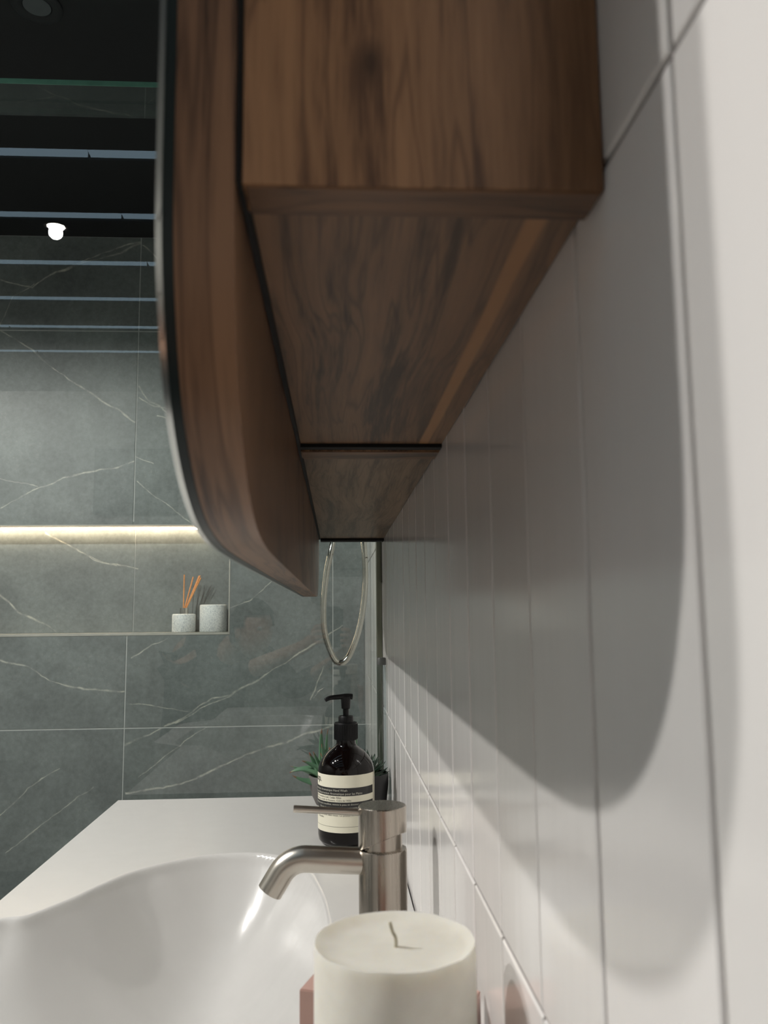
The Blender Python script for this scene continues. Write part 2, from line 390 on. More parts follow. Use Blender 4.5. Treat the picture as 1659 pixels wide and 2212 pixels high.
# back wall: marble tiles with a lit niche
wb = box('wall_back', (XL, NYB+.012, 0), (W+.1, NYB+.1, CEIL), M['paint']); tag(wb, kind='structure')
box('backing', (NX+.0105, YB+.0016, 0), (W+.0065, NYB+.012, CEIL), M['joint'], wb)
box('backing', (XL, YB+.0016, 0), (NX+.012, NYB+.012, NZ0-.0105), M['joint'], wb)
box('backing', (XL, YB+.0016, NZ1+.0105), (NX+.012, NYB+.012, CEIL), M['joint'], wb)
JX = [-2.4, -2.331, -1.751, -1.171, -.591, -.0114, W]
JXL = [-2.4, -2.341, -1.761, -1.181, -.601, -.0114, W]
Z1, Z2 = .8805, 2.0434; MG = .0016
def mtile(poly, y0=YB, y1=YB+.0088, mat='marble'):
    cx = sum(p[0] for p in poly)/len(poly); cz = sum(p[1] for p in poly)/len(poly)
    bm = bmesh.new(); prism(bm, [(p[0]-cx, p[1]-cz) for p in poly], 0, y1-y0, 'xz', .0006)
    o = from_bm('marble_tile', bm, M[mat], wb); o.location = (cx, y0, cz); return o
def rect(x0, x1, z0, z1, g=MG): return [(x0+g, z0+g), (x1-g, z0+g), (x1-g, z1-g), (x0+g, z1-g)]
for x0, x1 in zip(JX, JX[1:]):
    mtile(rect(x0, x1, Z2, CEIL))
for x0, x1 in zip(JXL, JXL[1:]):
    mtile(rect(x0, x1, 0, Z1))
g = MG
for x0, x1 in zip(JX, JX[1:]):
    if x1 <= -.59: mtile(rect(x0, x1, NZ1, Z2))
    elif x0 > -.1: mtile(rect(x0, x1, Z1, Z2))
    else:
        mtile([(x0+g, NZ1+g), (NX+g, NZ1+g), (NX+g, NZ0-g), (x0-.01+g, NZ0-g), (x0-.01+g, Z1+g), (x1-g, Z1+g), (x1-g, Z2-g), (x0+g, Z2-g)])
for x0, x1 in zip(JXL, JXL[1:]):
    if x1 <= -.6: mtile(rect(x0, x1, Z1, NZ0))
# niche lining
for x0, x1 in ((-2.3, -1.77), (-1.77, -1.19), (-1.19, -.6055), (-.6055, NX)):
    mtile(rect(x0, x1, NZ0, NZ1, .001), NYB, NYB+.01, 'marble_niche')
box('niche_backing', (-2.3, NYB+.0016, NZ0-.01), (NX+.01, NYB+.0118, NZ1+.01), M['joint'], wb)
box('niche_side', (NX, YB+.001, NZ0-.01), (NX+.011, NYB+.01, NZ1+.01), M['marble_niche'], wb)
box('niche_ledge', (-2.3, YB+.001, NZ0-.011), (NX, NYB+.01, NZ0), M['ledge'], wb)
box('niche_top', (-2.3, YB+.001, NZ1), (NX, NYB+.01, NZ1+.011), M['marble_niche'], wb)
box('niche_trim', (-2.3, YB-.0015, NZ0-.007), (NX, YB+.004, NZ0), M['trim'], wb, .0004)
box('niche_trim', (NX-.0015, YB-.0015, NZ0-.007), (NX+.0022, YB+.004, NZ1+.002), M['trim'], wb, .0004)
box('niche_trim', (-2.3, YB-.0015, NZ1), (NX, YB+.004, NZ1+.002), M['trim'], wb, .0004)
led = box('led_strip', (-2.28, 2.508, NZ1-.004), (NX-.004, 2.520, NZ1-.0002), M['led'])
tag(led, 'warm white linear light under the top edge of the wall niche', 'light')

# ------------------------------------------------------------------ shower screen
scr = empty('shower_screen', (-.5, YG, 0)); tag(scr, 'tall clear glass shower screen with green edge standing past the basin', 'shower screen')
O = (-.5, YG, 0)
ZG = 2.183
box('glass_pane', (-1.12, YG, .01), (W-.004, YG+.01, ZG), M['glass'], scr, off=O)
box('glass_brace', (-1.12, YG-.045, ZG+.0005), (W-.004, YG+.055, ZG+.0105), glass_mat('green_brace_glass', (.72, .84, .79), 1.55), scr, off=O)
box('edge_band', (-1.12, YG-.0465, ZG+.0005), (W-.004, YG-.0452, ZG+.0105), M['glass_edge'], scr, off=O)
box('wall_channel', (W-.010, YG-.008, 0), (W-.0005, YG+.020, 2.33), plain('olive_grey_channel', (74, 76, 62), .5), scr, .0008, off=O)
vi = empty('slim_glass_vial', (.0735, 1.386, CTZ)); tag(vi, 'slim clear glass vial with grey cap standing by the wall behind the plants', 'vial')
bm = bmesh.new(); lathe(bm, [(0, 0), (.0070, 0), (.0076, .001), (.0076, .225), (.0068, .230), (0, .230)], seg=28, cap=False); from_bm('glass', bm, glass_mat('grey_vial_glass', (.72, .78, .79), 1.7), vi, angle=40)
bm = bmesh.new(); lathe(bm, [(.0070, .2302), (.0078, .2302), (.0078, .2405), (.0070, .2418), (0, .2418)], seg=28, cap=False); from_bm('cap', bm, plain('grey_vial_cap', (88, 90, 88), .4), vi, angle=40)

# ------------------------------------------------------------------ downlights
def downlight(x, y, lit, label, grp='ceiling downlights'):
    e = empty('downlight', (x, y, CEIL)); tag(e, label, 'light', grp if lit else None)
    bm = bmesh.new(); lathe(bm, [(.046, -.0005), (.046, -.004), (.038, -.006), (.028, -.004), (.026, -.0005)], seg=32, cap=False)
    from_bm('trim_ring', bm, plain('dark_trim', (34, 36, 38), .7), e, smooth=True)
    bm = bmesh.new(); lathe(bm, [(0, -.0022), (.025, -.0022), (.025, -.0006), (0, -.0006)], seg=32, cap=False)
    from_bm('lens', bm, M['lamp_on'] if lit else plain('dark_lens', (70, 76, 78), .3), e, smooth=False)
    return e
lab = ['lit ceiling downlight farthest left from the basin wall, over the open floor', 'lit ceiling downlight between the other two, above the vanity front', 'lit ceiling downlight nearest the mirror, seen as bright spot in glass']
for (xy, pw, rad), lb in zip(LAMPS, lab):
    e = downlight(*xy, True, lb); l = spot(*xy, pw, rad); l.parent = e; l.location = (0, 0, -.02)
e = downlight(-1.9, -.75, True, 'added unseen downlight that brightens the rear wall of the room'); l = spot(-1.9, -.75, 15, .03, cone=100, blend=.6); l.parent = e; l.location = (.0, 0, -.03)  # added lamp out of view, brightens the rear wall reflected in the glass
l.rotation_euler = Vector((.8, -.55, -.22)).to_track_quat('-Z', 'Y').to_euler()
downlight(-.562, 1.50-.03, False, 'unlit round ceiling fitting above the top of the shower glass')

# ------------------------------------------------------------------ mirror cabinet
cab = empty('mirror_cabinet', (0.03, .236, 1.32)); OC = (0.03, .236, 1.32)
tag(cab, 'walnut wall cabinet with a round-cornered mirror door on its left', 'cabinet')
X0, X1 = -.028, W-.0004; CT = 1.88; ZP = 1.3205; ZB = 1.3246
def shell(y0, y1, w0, endz, mats):
    box('side_panel', (X0, y0, ZP), (X1, y0+w0, CT), mats[0], cab, .0009, 2, off=OC)
    box('side_panel', (X0, y1-.0185, endz), (X1, y1, CT), mats[0], cab, .0003, 1, off=OC)
    box('bottom_panel', (X0+.0005, y0+w0, ZB), (X1, y1-(.0002 if endz > ZB else .0185), ZB+.018), mats[1], cab, off=OC)
    box('top_panel', (X0, y0+w0, CT-.018), (X1, y1-.0185, CT), mats[1], cab, off=OC)
    box('back_panel', (X1-.006, y0+w0, ZB+.018), (X1, y1-.0185, CT-.018), mats[0], cab, off=OC)
shell(.236, .6345, .0185, ZB+.0182, (M['walnut_side'], M['walnut_bottom']))
shell(.6450, 1.436, .030, ZB+.0182, (M['walnut_side'], M['walnut_bottom_far']))
box('joint_shade_fill', (X0+.0002, .6346, ZP+.0012), (X1, .6449, CT), M['dark_gap'], cab, off=OC)  # black fill, painted shade of the groove between the two cabinets
box('end_shade_strip', (X0+.0005, 1.4362, ZP-.0004), (X1, 1.462, CT-.002), M['dark_gap'], cab, off=OC)  # black strip that paints the shade line at the far end
# underside edging of the hanging panels: cross grain strips
for y0, y1 in ((.2368, .2542), (.6456, .6745)):
    box('edge_strip', (X0+.001, y0, ZP-.0006), (X1-.0008, y1, ZP+.0006), M['walnut_cross'], cab, .0003, off=OC)
# door outline in the y, z plane
cor = [(.2355, 1.345), (.2358, 1.318), (.2375, 1.300), (.2420, 1.284), (.2500, 1.266), (.2620, 1.251), (.2790, 1.2385), (.3000, 1.2295), (.3260, 1.2240), (.3650, 1.2212), (.4200, 1.2205)]
cs = [(p.x, p.y) for p in crom([(a, b, 0) for a, b in cor], 4)]
YC = .836; ZC = 1.60
poly = cs + [(2*YC-y, z) for y, z in cs[::-1]] + [(2*YC-y, 2*ZC-z) for y, z in cs] + [(y, 2*ZC-z) for y, z in cs[::-1]]
def inset(poly, d):
    out = []; n = len(poly)
    for i in range(n):
        a, b = Vector(poly[i-1]), Vector(poly[(i+1) % n]); t = (b-a)
        if t.length < 1e-9: continue
        t.normalize(); out.append((poly[i][0]-t.y*d, poly[i][1]+t.x*d))
    return out
def dedupe(p):
    o = []
    for q in p:
        if not o or (Vector(q)-Vector(o[-1])).length > 1e-5: o.append(q)
    return o
poly = dedupe(poly)
bm = bmesh.new(); prism(bm, [(y-OC[1], z-OC[2]) for y, z in poly], -.0480-OC[0], -.0302-OC[0], 'yz', .0007)
from_bm('door', bm, M['walnut_door'], cab, angle=30)
tm = NT('dark_mirror_edge'); tm.set(color=s2l((26, 34, 34)), rough=.35, spec=.3)
bm = bmesh.new(); prism(bm, [(y-OC[1], z-OC[2]) for y, z in inset(poly, -.0002)], -.0513-OC[0], -.0481-OC[0], 'yz', 0)
from_bm('mirror_backing', bm, tm.m, cab, angle=30)
mm = NT('silver_mirror'); mm.set(color=(.85, .87, .84), metal=1.0, rough=.22)
bm = bmesh.new(); prism(bm, [(y-OC[1], z-OC[2]) for y, z in inset(poly, -.0006)], -.0532-OC[0], -.0514-OC[0], 'yz', .0012)
from_bm('mirror_glass', bm, mm.m, cab, angle=30)
box('door_mount', (-.0301, .27, 1.36), (X0+.0002, 1.40, 1.84), M['dark_gap'], cab, off=OC)
hb = bmesh.new()
for y in (.2376,): bm_box(hb, (-.0300-OC[0], .2376-OC[1], ZP+.0015-OC[2]), (X0+.0004-OC[0], 1.434-OC[1], CT-.01-OC[2]))
from_bm('gap_shade_fill', hb, M['dark_gap'], cab)  # black fill standing in for the shade between door and cabinet

# ------------------------------------------------------------------ vanity and basin top
van = empty('vanity_unit', (-.15, .8, 0)); OV = (-.15, .8, 0)
tag(van, 'walnut drawer unit under the white basin top', 'vanity')
box('carcass', (-.352, .115, .30), (W-.002, 1.490, .700), M['walnut_drawer'], van, .001, off=OV)
for y0, y1 in ((.118, .574), (.578, 1.030), (1.034, 1.487)):
    d = box('drawer', (-.371, y0, .305), (-.3525, y1, .700), M['walnut_drawer'], van, .001, off=OV)
    box('handle', (-.386, (y0+y1)/2-.07, .670), (-.3712, (y0+y1)/2+.07, .678), M['steel_x'], d, .002, off=OV)

def basin_outline():
    far = [(-.405, .60), (-.408, .84), (-.396, .910), (-.353, .936), (-.328, .944), (-.300, .990), (-.276, 1.045), (-.249, 1.093), (-.197, 1.137), (-.150, 1.155), (-.095, 1.150), (-.045, 1.105), (-.018, 1.00), (-.006, .88), (-.004, .72), (-.006, .60)]
    near = [(-.018, .47), (-.045, .385), (-.095, .345), (-.16, .335), (-.24, .35), (-.31, .42), (-.365, .47), (-.395, .53)]
    P = [(p.x, p.y) for p in crom([(a, b, 0) for a, b in far+near+[far[0]]], 5)]
    return P
OUT = basin_outline()
def front_x(y):                       # front edge bulges around the bowl
    def ss(a, b, v): v = max(0, min(1, (v-a)/(b-a))); return v*v*(3-2*v)
    return -.3755-.085*ss(.97, .86, y)*ss(.42, .53, y)
bm = bmesh.new(); NXg, NYg = 200, 520; YA, YZ = .100, 1.4985; XR = .0812
gv = []; Z = np.full((NYg+1, NXg+1), CTZ); Dd = np.zeros((NYg+1, NXg+1))
for j in range(NYg+1):
    y = YA+(YZ-YA)*j/NYg; xf = front_x(y)
    xs = xf+(XR-xf)*np.arange(NXg+1)/NXg; dm = np.full(NXg+1, 9.0); ins = np.zeros(NXg+1, bool)
    for k in range(len(OUT)):
        (ax, ay), (bx, by) = OUT[k-1], OUT[k]; vx, vy = bx-ax, by-ay; l2 = vx*vx+vy*vy
        if l2 < 1e-12: continue
        tt = np.clip(((xs-ax)*vx+(y-ay)*vy)/l2, 0, 1); dm = np.minimum(dm, np.hypot(xs-ax-vx*tt, y-ay-vy*tt))
        if (by > y) != (ay > y): ins ^= xs < (ax-bx)*(y-by)/(ay-by)+bx
    t_ = np.minimum(dm/.195, 1); dr_ = .165*(1-(1-t_)**2.0); e = .006
    dr_ = np.where(dm < e, dr_*((dm/e)*(2-dm/e)*.5+.5*(dm/e)), dr_)
    Z[j] = np.where(ins, CTZ-dr_, CTZ); Dd[j] = np.where(ins, dm, 0)
wt = np.clip((Dd-.018)/.10, 0, 1)**1.5
for _ in range(380):
    Zm = Z.copy(); Zm[1:-1, 1:-1] = (Z[2:, 1:-1]+Z[:-2, 1:-1]+Z[1:-1, 2:]+Z[1:-1, :-2])/4
    Z = Z+(Zm-Z)*wt
for j in range(NYg+1):
    y = YA+(YZ-YA)*j/NYg; xf = front_x(y); row = []
    for i in range(NXg+1):
        x = xf+(XR-xf)*i/NXg; row.append(bm.verts.new((x, y, float(Z[j, i]))))
    gv.append(row)
for j in range(NYg):
    for i in range(NXg): bm.faces.new((gv[j][i], gv[j][i+1], gv[j+1][i+1], gv[j+1][i]))
bed = [e for e in bm.edges if len(e.link_faces) == 1]
# rounded edge then skirt
r = bmesh.ops.extrude_edge_only(bm, edges=bed); vs = [v for v in r['geom'] if isinstance(v, bmesh.types.BMVert)]
for v in vs: v.co.z = CTZ-.018
e2 = [e for e in r['geom'] if isinstance(e, bmesh.types.BMEdge) and all(v.co.z < CTZ-.017 for v in e.verts)]
r = bmesh.ops.extrude_edge_only(bm, edges=e2); vs = [v for v in r['geom'] if isinstance(v, bmesh.types.BMVert)]
for v in vs:
    v.co.z = CTZ-.179; v.co.x += .004 if v.co.x < -.3 else 0
bt = from_bm('washbasin', bm, M['solid'], None, angle=50)
tag(bt, 'white moulded countertop with a wide shallow basin along the tiled wall', 'basin')
# drain cap
ii = int((-.158-front_x(.805))/(XR-front_x(.805))*NXg+.5); jj = int((.805-YA)/(YZ-YA)*NYg+.5)
dr = empty('drain_plug', (-.158, .805, float(Z[jj, ii]))); tag(dr, 'white domed drain plug in the bottom of the basin', 'drain')
bm = bmesh.new(); lathe(bm, [(0, .009), (.012, .0086), (.022, .007), (.029, .004), (.0315, .0012), (.0315, -.001)], seg=48)
from_bm('cap', bm, M['solid'], dr, smooth=True)
bm = bmesh.new(); lathe(bm, [(.0318, -.0010), (.036, .0008), (.038, -.001)], seg=48, cap=False)
from_bm('seat_ring', bm, M['chrome'], dr, smooth=True)

# ------------------------------------------------------------------ tap
TX, TYY = .0385, .730
tap = empty('basin_mixer_tap', (TX, TYY, CTZ)); tag(tap, 'brushed steel mixer tap with thin lever, standing behind the candle', 'tap')
TR = .0205
bm = bmesh.new(); lathe(bm, [(TR, 0), (TR, .1150), (TR-.0006, .1162), (TR-.004, .1162), (TR-.004, .112)], seg=72)
from_bm('body', bm, M['steel'], tap, angle=35)
bm = bmesh.new(); lathe(bm, [(.0166, .112), (.0166, .140)], seg=64); from_bm('neck', bm, M['steel'], tap, angle=35)
bm = bmesh.new(); seg = 96
top = .1512
def hb_(a): return .1170+max(0, (math.cos(a)*.55-.45*math.sin(a)+.30))*.0135
rows = []
for kind in range(5):
    ring = []
    for i in range(seg):
        a = 2*math.pi*i/seg; rr, z = [(.0175, hb_(a)), (TR-.0004, hb_(a)), (TR, hb_(a)+.0005), (TR, top-.0007), (TR-.0008, top)][kind]
        ring.append(bm.verts.new((rr*math.cos(a), rr*math.sin(a), z)))
    rows.append(ring)
for A, B in zip(rows, rows[1:]):
    for i in range(seg): bm.faces.new((A[i], A[(i+1) % seg], B[(i+1) % seg], B[i]))
bm.faces.new(rows[-1]); bm.faces.new(rows[0])
from_bm('head', bm, M['steel'], tap, angle=35)
bm = bmesh.new(); tube(bm, [(-.017, 0, .1455), (-.045, -.0008, .1478), (-.0752, -.0018, .1502)], .0030, 20)
h = from_bm('lever', bm, M['lever'], tap, angle=40)
pts = [(-.016, 0, .1060)] + [(-.016-.0495*t, -.0, .1060+.0030*t) for t in (.3, .6, 1)]
cx, cz = -.0655, .1090; rb = .024
for k in range(1, 11):
    a = R(56)*k/10; pts.append((cx-rb*math.sin(a), 0, cz-rb*(1-math.cos(a))))
ex = pts[-1]; dx, dz = -math.cos(R(58)), -math.sin(R(58)); pts.append((ex[0]+dx*.010, 0, ex[2]+dz*.010)); pts.append((ex[0]+dx*.0175, 0, ex[2]+dz*.0175))
bm = bmesh.new(); RS = .0108
rg = tube(bm, pts, RS, 40, cap=False); tube(bm, pts[-4:], RS-.0014, 40, cap=False)
rg2 = None
bmesh.ops.remove_doubles(bm, verts=bm.verts, dist=1e-7)
endo = rg[-1]
spo = from_bm('spout', bm, M['lever'], tap, angle=40)
bm = bmesh.new(); d = Vector((dx, 0, dz)); e_ = Vector(pts[-1]); u = Vector((0, 1, 0)); v_ = d.cross(u)
for r0, r1, off in ((RS, RS-.0014, 0),):
    A = [bm.verts.new(e_+(u*math.cos(2*math.pi*k/40)+v_*math.sin(2*math.pi*k/40))*r0) for k in range(40)]
    B = [bm.verts.new(e_+(u*math.cos(2*math.pi*k/40)+v_*math.sin(2*math.pi*k/40))*r1) for k in range(40)]
    Cc = [bm.verts.new(e_-d*.004+(u*math.cos(2*math.pi*k/40)+v_*math.sin(2*math.pi*k/40))*r1) for k in range(40)]
    for k in range(40):
        bm.faces.new((A[k], A[(k+1) % 40], B[(k+1) % 40], B[k])); bm.faces.new((B[k], B[(k+1) % 40], Cc[(k+1) % 40], Cc[k]))
    bm.faces.new(Cc)
from_bm('aerator', bm, M['steel'], spo, angle=40)

# ------------------------------------------------------------------ soap bottle
BX, BY, BR = .0128, 1.200, .0392
bot = empty('soap_bottle', (BX, BY, CTZ)); tag(bot, 'dark amber pump bottle of hand wash with a cream and black label', 'soap bottle')
ta = NT('dark_amber_glass'); ta.set(color=(.003, .0016, .0014), rough=.06, spec=.3)
bm = bmesh.new()
lathe(bm, [(0, 0), (BR-.010, 0), (BR-.004, .002), (BR-.001, .006), (BR, .013), (BR, .097), (BR-.0006, .102), (BR*.93, .1085), (BR*.81, .1160), (BR*.66, .1225), (BR*.50, .1270), (BR*.40, .1295), (.0138, .133), (.0134, .142), (0, .142)], seg=72, cap=False)
from_bm('bottle_glass', bm, ta.m, bot, angle=50)
tb = plain('black_pump_plastic', (7, 7, 8), .45, var=.05, spec=.25)
bm = bmesh.new(); prof = [(.0135, .1385), (.0163, .1385), (.0163, .1605), (.0157, .1618), (.0106, .1618), (.0106, .1695), (.0098, .1708), (.0045, .1708)]
lathe(bm, prof, seg=48)
col = from_bm('pump_collar', bm, tb, bot, angle=40)
bm = bmesh.new()
for k in range(40):
    a = 2*math.pi*k/40; c_, s_ = math.cos(a), math.sin(a)
    tube(bm, [(.0163*c_, .0163*s_, .1395), (.0163*c_, .0163*s_, .1600)], .0005, 4)
o = from_bm('ribs', bm, tb, bot); o['kind'] = 'stuff'
bm = bmesh.new(); lathe(bm, [(.0042, .1708), (.0042, .1800), (.0062, .1812), (.0064, .1850), (.0070, .1930), (.0077, .1945), (.0077, .1975), (.006, .1990), (0, .1992)], seg=32)
from_bm('pump_stem', bm, tb, bot, angle=40)
bm = bmesh.new()
np_ = crom([(.0095, -.001, .1972), (0, -.002, .1980), (-.0120, -.006, .1974), (-.0225, -.010, .1968), (-.0290, -.012, .1940)], 5)
tube(bm, np_, [.0028+.0012*(1-i/(len(np_)-1)) for i in range(len(np_))], 16)
from_bm('nozzle', bm, tb, bot, smooth=True)
cream = plain('cream_label_paper', (226, 222, 202), .55, var=.02); lblk = plain('black_label_ink', (34, 34, 34), .5, var=.05); lgrey = plain('light_label_ink', (196, 194, 180), .5)
PH0 = math.atan2(0-BY, 0-BX)             # direction to the viewer
def band(name, z0, z1, p0, p1, r, mat, parent):
    bm = bmesh.new(); n = max(6, int((p1-p0)/3)); A = []; B = []
    for i in range(n+1):
        a = PH0+R(p0+(p1-p0)*i/n); A.append(bm.verts.new((r*math.cos(a), r*math.sin(a), z0))); B.append(bm.verts.new((r*math.cos(a), r*math.sin(a), z1)))
    for i in range(n): bm.faces.new((A[i], A[i+1], B[i+1], B[i]))
    me = bpy.data.meshes.new(name); bm.to_mesh(me); bm.free()
    me.polygons.foreach_set('use_smooth', [True]*len(me.polygons)); me.materials.append(mat)
    return link(name, me, parent)
lb = band('label', .0207, .0960, -255, 72, BR+.0003, cream, bot)
band('side_label', .045, .0960, 75, 88, BR+.0003, cream, bot)
b1 = band('label_band', .0690, .0795, -215, 67, BR+.00045, lblk, lb)
b2 = band('label_band', .0507, .0607, -215, 67, BR+.00045, lblk, lb)
band('rule_line', .0284, .0287, -215, 67, BR+.00045, lblk, lb)
def wraptext(txt, size, z, phi_end, mat, r=BR+.0006, parent=lb):
    cu = bpy.data.curves.new('t', 'FONT'); cu.body = txt; cu.size = size; cu.resolution_u = 2
    o = bpy.data.objects.new('t', cu); COL.objects.link(o); dg = bpy.context.evaluated_depsgraph_get(); dg.update()
    me = bpy.data.meshes.new_from_object(o.evaluated_get(dg)); COL.objects.unlink(o); bpy.data.objects.remove(o)
    bm = bmesh.new(); bm.from_mesh(me); xm = max(v.co.x for v in bm.verts)
    bmesh.ops.triangulate(bm, faces=bm.faces)
    for v in bm.verts:
        a = PH0+R(phi_end)+(v.co.x-xm)/r
        v.co = Vector((r*math.cos(a), r*math.sin(a), z+v.co.y))
    me2 = bpy.data.meshes.new('lettering'); bm.to_mesh(me2); bm.free(); me2.materials.append(mat)
    return link('lettering', me2, parent)
wraptext('Aesop.', .0125, .0860, -58, lblk)
wraptext('Resurrection Aromatique Hand Wash', .0042, .0750, 2, lgrey, BR+.0008, b1)
wraptext('Nettoyant Résurrection Aromatique pour les Mains', .0042, .0705, 33, lgrey, BR+.0008, b1)
wraptext('Mandarin Rind, Rosemary Leaf, Cedar Atlas', .0036, .0656, -10, lblk)
wraptext('Écorce de Mandarine, Feuille de Romarin, Cèdre de l\'Atlas', .0032, .0620, 10, lblk)
wraptext('Masse entre les mains mouillées, nettoie la peau en douceur', .0034, .0568, 25, lgrey, BR+.0008, b2)
wraptext('Rincer abondamment pour une peau nette et', .0034, .0524, 28, lgrey, BR+.0008, b2)
wraptext('sur les mains. Bien rincer. Ce produit est adapté', .0034, .0425, 30, lblk)
wraptext('à la famille.', .0034, .0390, -50, lblk)

# ------------------------------------------------------------------ succulents
def leafmat(name, base, mid, tip):
    t = NT(name); at = t.add('ShaderNodeAttribute', attribute_name='along'); f = at.outputs['Fac']
    n = t.noise(t.objc(), 120, 3)
    f2 = t.math('ADD', f, t.math('MULTIPLY', t.math('SUBTRACT', n, .5), .25))
    t.set(color=t.ramp(f2, [(.0, s2l(base)), (.6, s2l(mid)), (.86, s2l(mid)), (1, s2l(tip))]), rough=.45, spec=.4); return t.m
def leaf(parent, mat, az, el0, el1, L, wd, th, base=(0, 0, 0), n=10, name='leaf', roll=0):
    """fleshy leaf, elevation changing from el0 to el1 along its length"""
    bm = bmesh.new(); p = Vector(base); h = Vector((math.cos(az), math.sin(az), 0)); sd = Vector((-math.sin(az), math.cos(az), 0))
    rings = []; seg = 8
    for i in range(n+1):
        t = i/n; el = el0+(el1-el0)*t; d = h*math.cos(el)+Vector((0, 0, 1))*math.sin(el); nn = sd.cross(d); s2, n2 = sd*math.cos(roll)+nn*math.sin(roll), nn*math.cos(roll)-sd*math.sin(roll)
        wv = max(wd*(1-t)**.62*(1+.35*math.sin(math.pi*min(1, t*1.6))), .00025); tv = max(th*(1-t)**.7, .0002)
        rings.append(([bm.verts.new(p+s2*wv*math.cos(2*math.pi*k/seg)+n2*tv*(math.sin(2*math.pi*k/seg)-.35*abs(math.cos(2*math.pi*k/seg)))) for k in range(seg)], t))
        p = p+d*(L/n)
    for (A, _), (B, _) in zip(rings, rings[1:]):
        for k in range(seg): bm.faces.new((A[k], A[(k+1) % seg], B[(k+1) % seg], B[k]))
    bm.faces.new(rings[0][0]); bm.faces.new(rings[-1][0]); bmesh.ops.recalc_face_normals(bm, faces=bm.faces)
    bm.verts.index_update(); tt = {}
    for ring, t in rings:
        for v in ring: tt[v.index] = t
    me = bpy.data.meshes.new(name); bm.to_mesh(me); bm.free()
    at = me.attributes.new('along', 'FLOAT', 'POINT'); at.data.foreach_set('value', [tt[i] for i in range(len(me.vertices))])
    me.polygons.foreach_set('use_smooth', [True]*len(me.polygons)); me.materials.append(mat)
    return link(name, me, parent)
def pot(parent, r_top, r_bot, h, mat):
    bm = bmesh.new(); lathe(bm, [(0, 0), (r_bot, 0), (r_bot+(r_top-r_bot)*.35, h*.12), (r_bot+(r_top-r_bot)*.72, h*.40), (r_top*.985, h*.75), (r_top, h*.97), (r_top-.0008, h), (r_top-.003, h), (r_top-.004, h*.9), (r_top-.005, h*.86)], seg=56, cap=False)
    from_bm('pot', bm, mat, parent, angle=50)
    bm = bmesh.new(); lathe(bm, [(r_top-.0042, h*.86), (r_top*.5, h*.90), (0, h*.91)], seg=24, cap=False)
    for v in bm.verts: v.co.z += rnd.uniform(-.001, .001)
    from_bm('soil', bm, plain('potting_soil', (38, 30, 24), .95, var=.4, scale=300), parent)
P1 = (-.0050, 1.410)
al = empty('potted_aloe', (P1[0], P1[1], CTZ)); tag(al, 'spiky red-tipped aloe-like succulent in a grey pot behind the bottle', 'plant')
pot(al, .0415, .023, .052, plain('grey_ceramic_pot', (98, 94, 92), .6, var=.05))
lm = leafmat('aloe_leaf', (120, 150, 116), (84, 120, 92), (130, 50, 34))
# azimuth from +x, elevation at base and tip (degrees), length, roll
for az, e0, e1, L, rl in ((184, 50, -30, .072, 50), (176, 24, 16, .068, -35), (200, -6, 34, .066, 40), (206, 52, 68, .058, 60), (168, 62, 92, .064, -60), (188, 42, 70, .058, 55), (150, 60, 96, .074, -50), (215, 64, 88, .064, 50), (128, 64, 108, .084, -30),
                      (50, 54, 90, .092, 30), (18, 40, 100, .086, 50), (350, 46, 110, .078, -40), (300, 40, 52, .05, 0), (255, 35, 40, .05, 0), (100, 45, 60, .06, 0), (235, 54, 66, .058, 30), (5, 62, 106, .086, 60), (178, 68, 98, .086, 55), (192, 54, 18, .058, -50)):
    leaf(al, lm, R(az), R(e0), R(e1), L, .0092, .0042, (.008*math.cos(R(az)), .008*math.sin(R(az)), .042), n=14, roll=R(rl))

P2 = (.0438, 1.326)
ec = empty('potted_echeveria', (P2[0], P2[1], CTZ)); tag(ec, 'dark green rosette succulent in a small black pot against the tiled wall', 'plant')
pot(ec, .0362, .025, .0690, plain('black_ceramic_pot', (30, 31, 32), .5, var=.05))
lm2 = leafmat('rosette_leaf', (70, 84, 44), (34, 58, 42), (30, 34, 30))
for ring, (n, el, L) in enumerate(((5, 80, .024), (7, 66, .034), (9, 50, .042), (10, 32, .047), (10, 14, .050))):
    for k in range(n):
        az = 360/n*k+ring*23+rnd.uniform(-5, 5)
        dirx = math.cos(R(az)); LL = L*(.80 if dirx > .5 else 1.0)
        leaf(ec, lm2, R(az), R(el-14), R(el+26), LL, .0082, .0032, (.002*math.cos(R(az)), .002*math.sin(R(az)), .062+.003*(4-ring)), n=7)

# ------------------------------------------------------------------ candle and pink block
KX, KY, KR = .0270, .412, .0380
cn = empty('pillar_candle', (KX, KY, CTZ)); tag(cn, 'thick ivory pillar candle with a short bent wick in front of the tap', 'candle')
tw = NT('ivory_wax'); n1 = tw.noise(tw.objc(), 60, 4); tw.set(color=tw.ramp(n1, [(.3, s2l((218, 214, 203))), (.7, s2l((228, 225, 215)))]), rough=.48, sss=.35, spec=.35)
tw.p.inputs['Subsurface Radius'].default_value = (1.0, .8, .55); tw.p.inputs['Subsurface Scale'].default_value = .012
tw.bump(tw.noise(tw.objc(), 160, 4, .6), .15, .0008)
KH = .160
bm = bmesh.new()
rings = lathe(bm, [(0, 0), (KR-.001, 0), (KR, .001), (KR, KH-.0008), (KR-.0004, KH), (KR-.0014, KH-.0006), (KR-.006, KH-.0026), (KR-.014, KH-.0032), (KR-.026, KH-.0034), (.002, KH-.0030), (0, KH-.0030)], seg=96, cap=False)
for v in bm.verts:
    if v.co.z > KH-.01 and v.co.xy.length > KR*.9: v.co.z += .0007*noise.noise(Vector((v.co.x*70, v.co.y*70, 0)))
    elif v.co.z > KH-.01: v.co.z += .0005*noise.noise(Vector((v.co.x*90, v.co.y*90, 3)))
from_bm('wax', bm, tw.m, cn, smooth=False, angle=60)
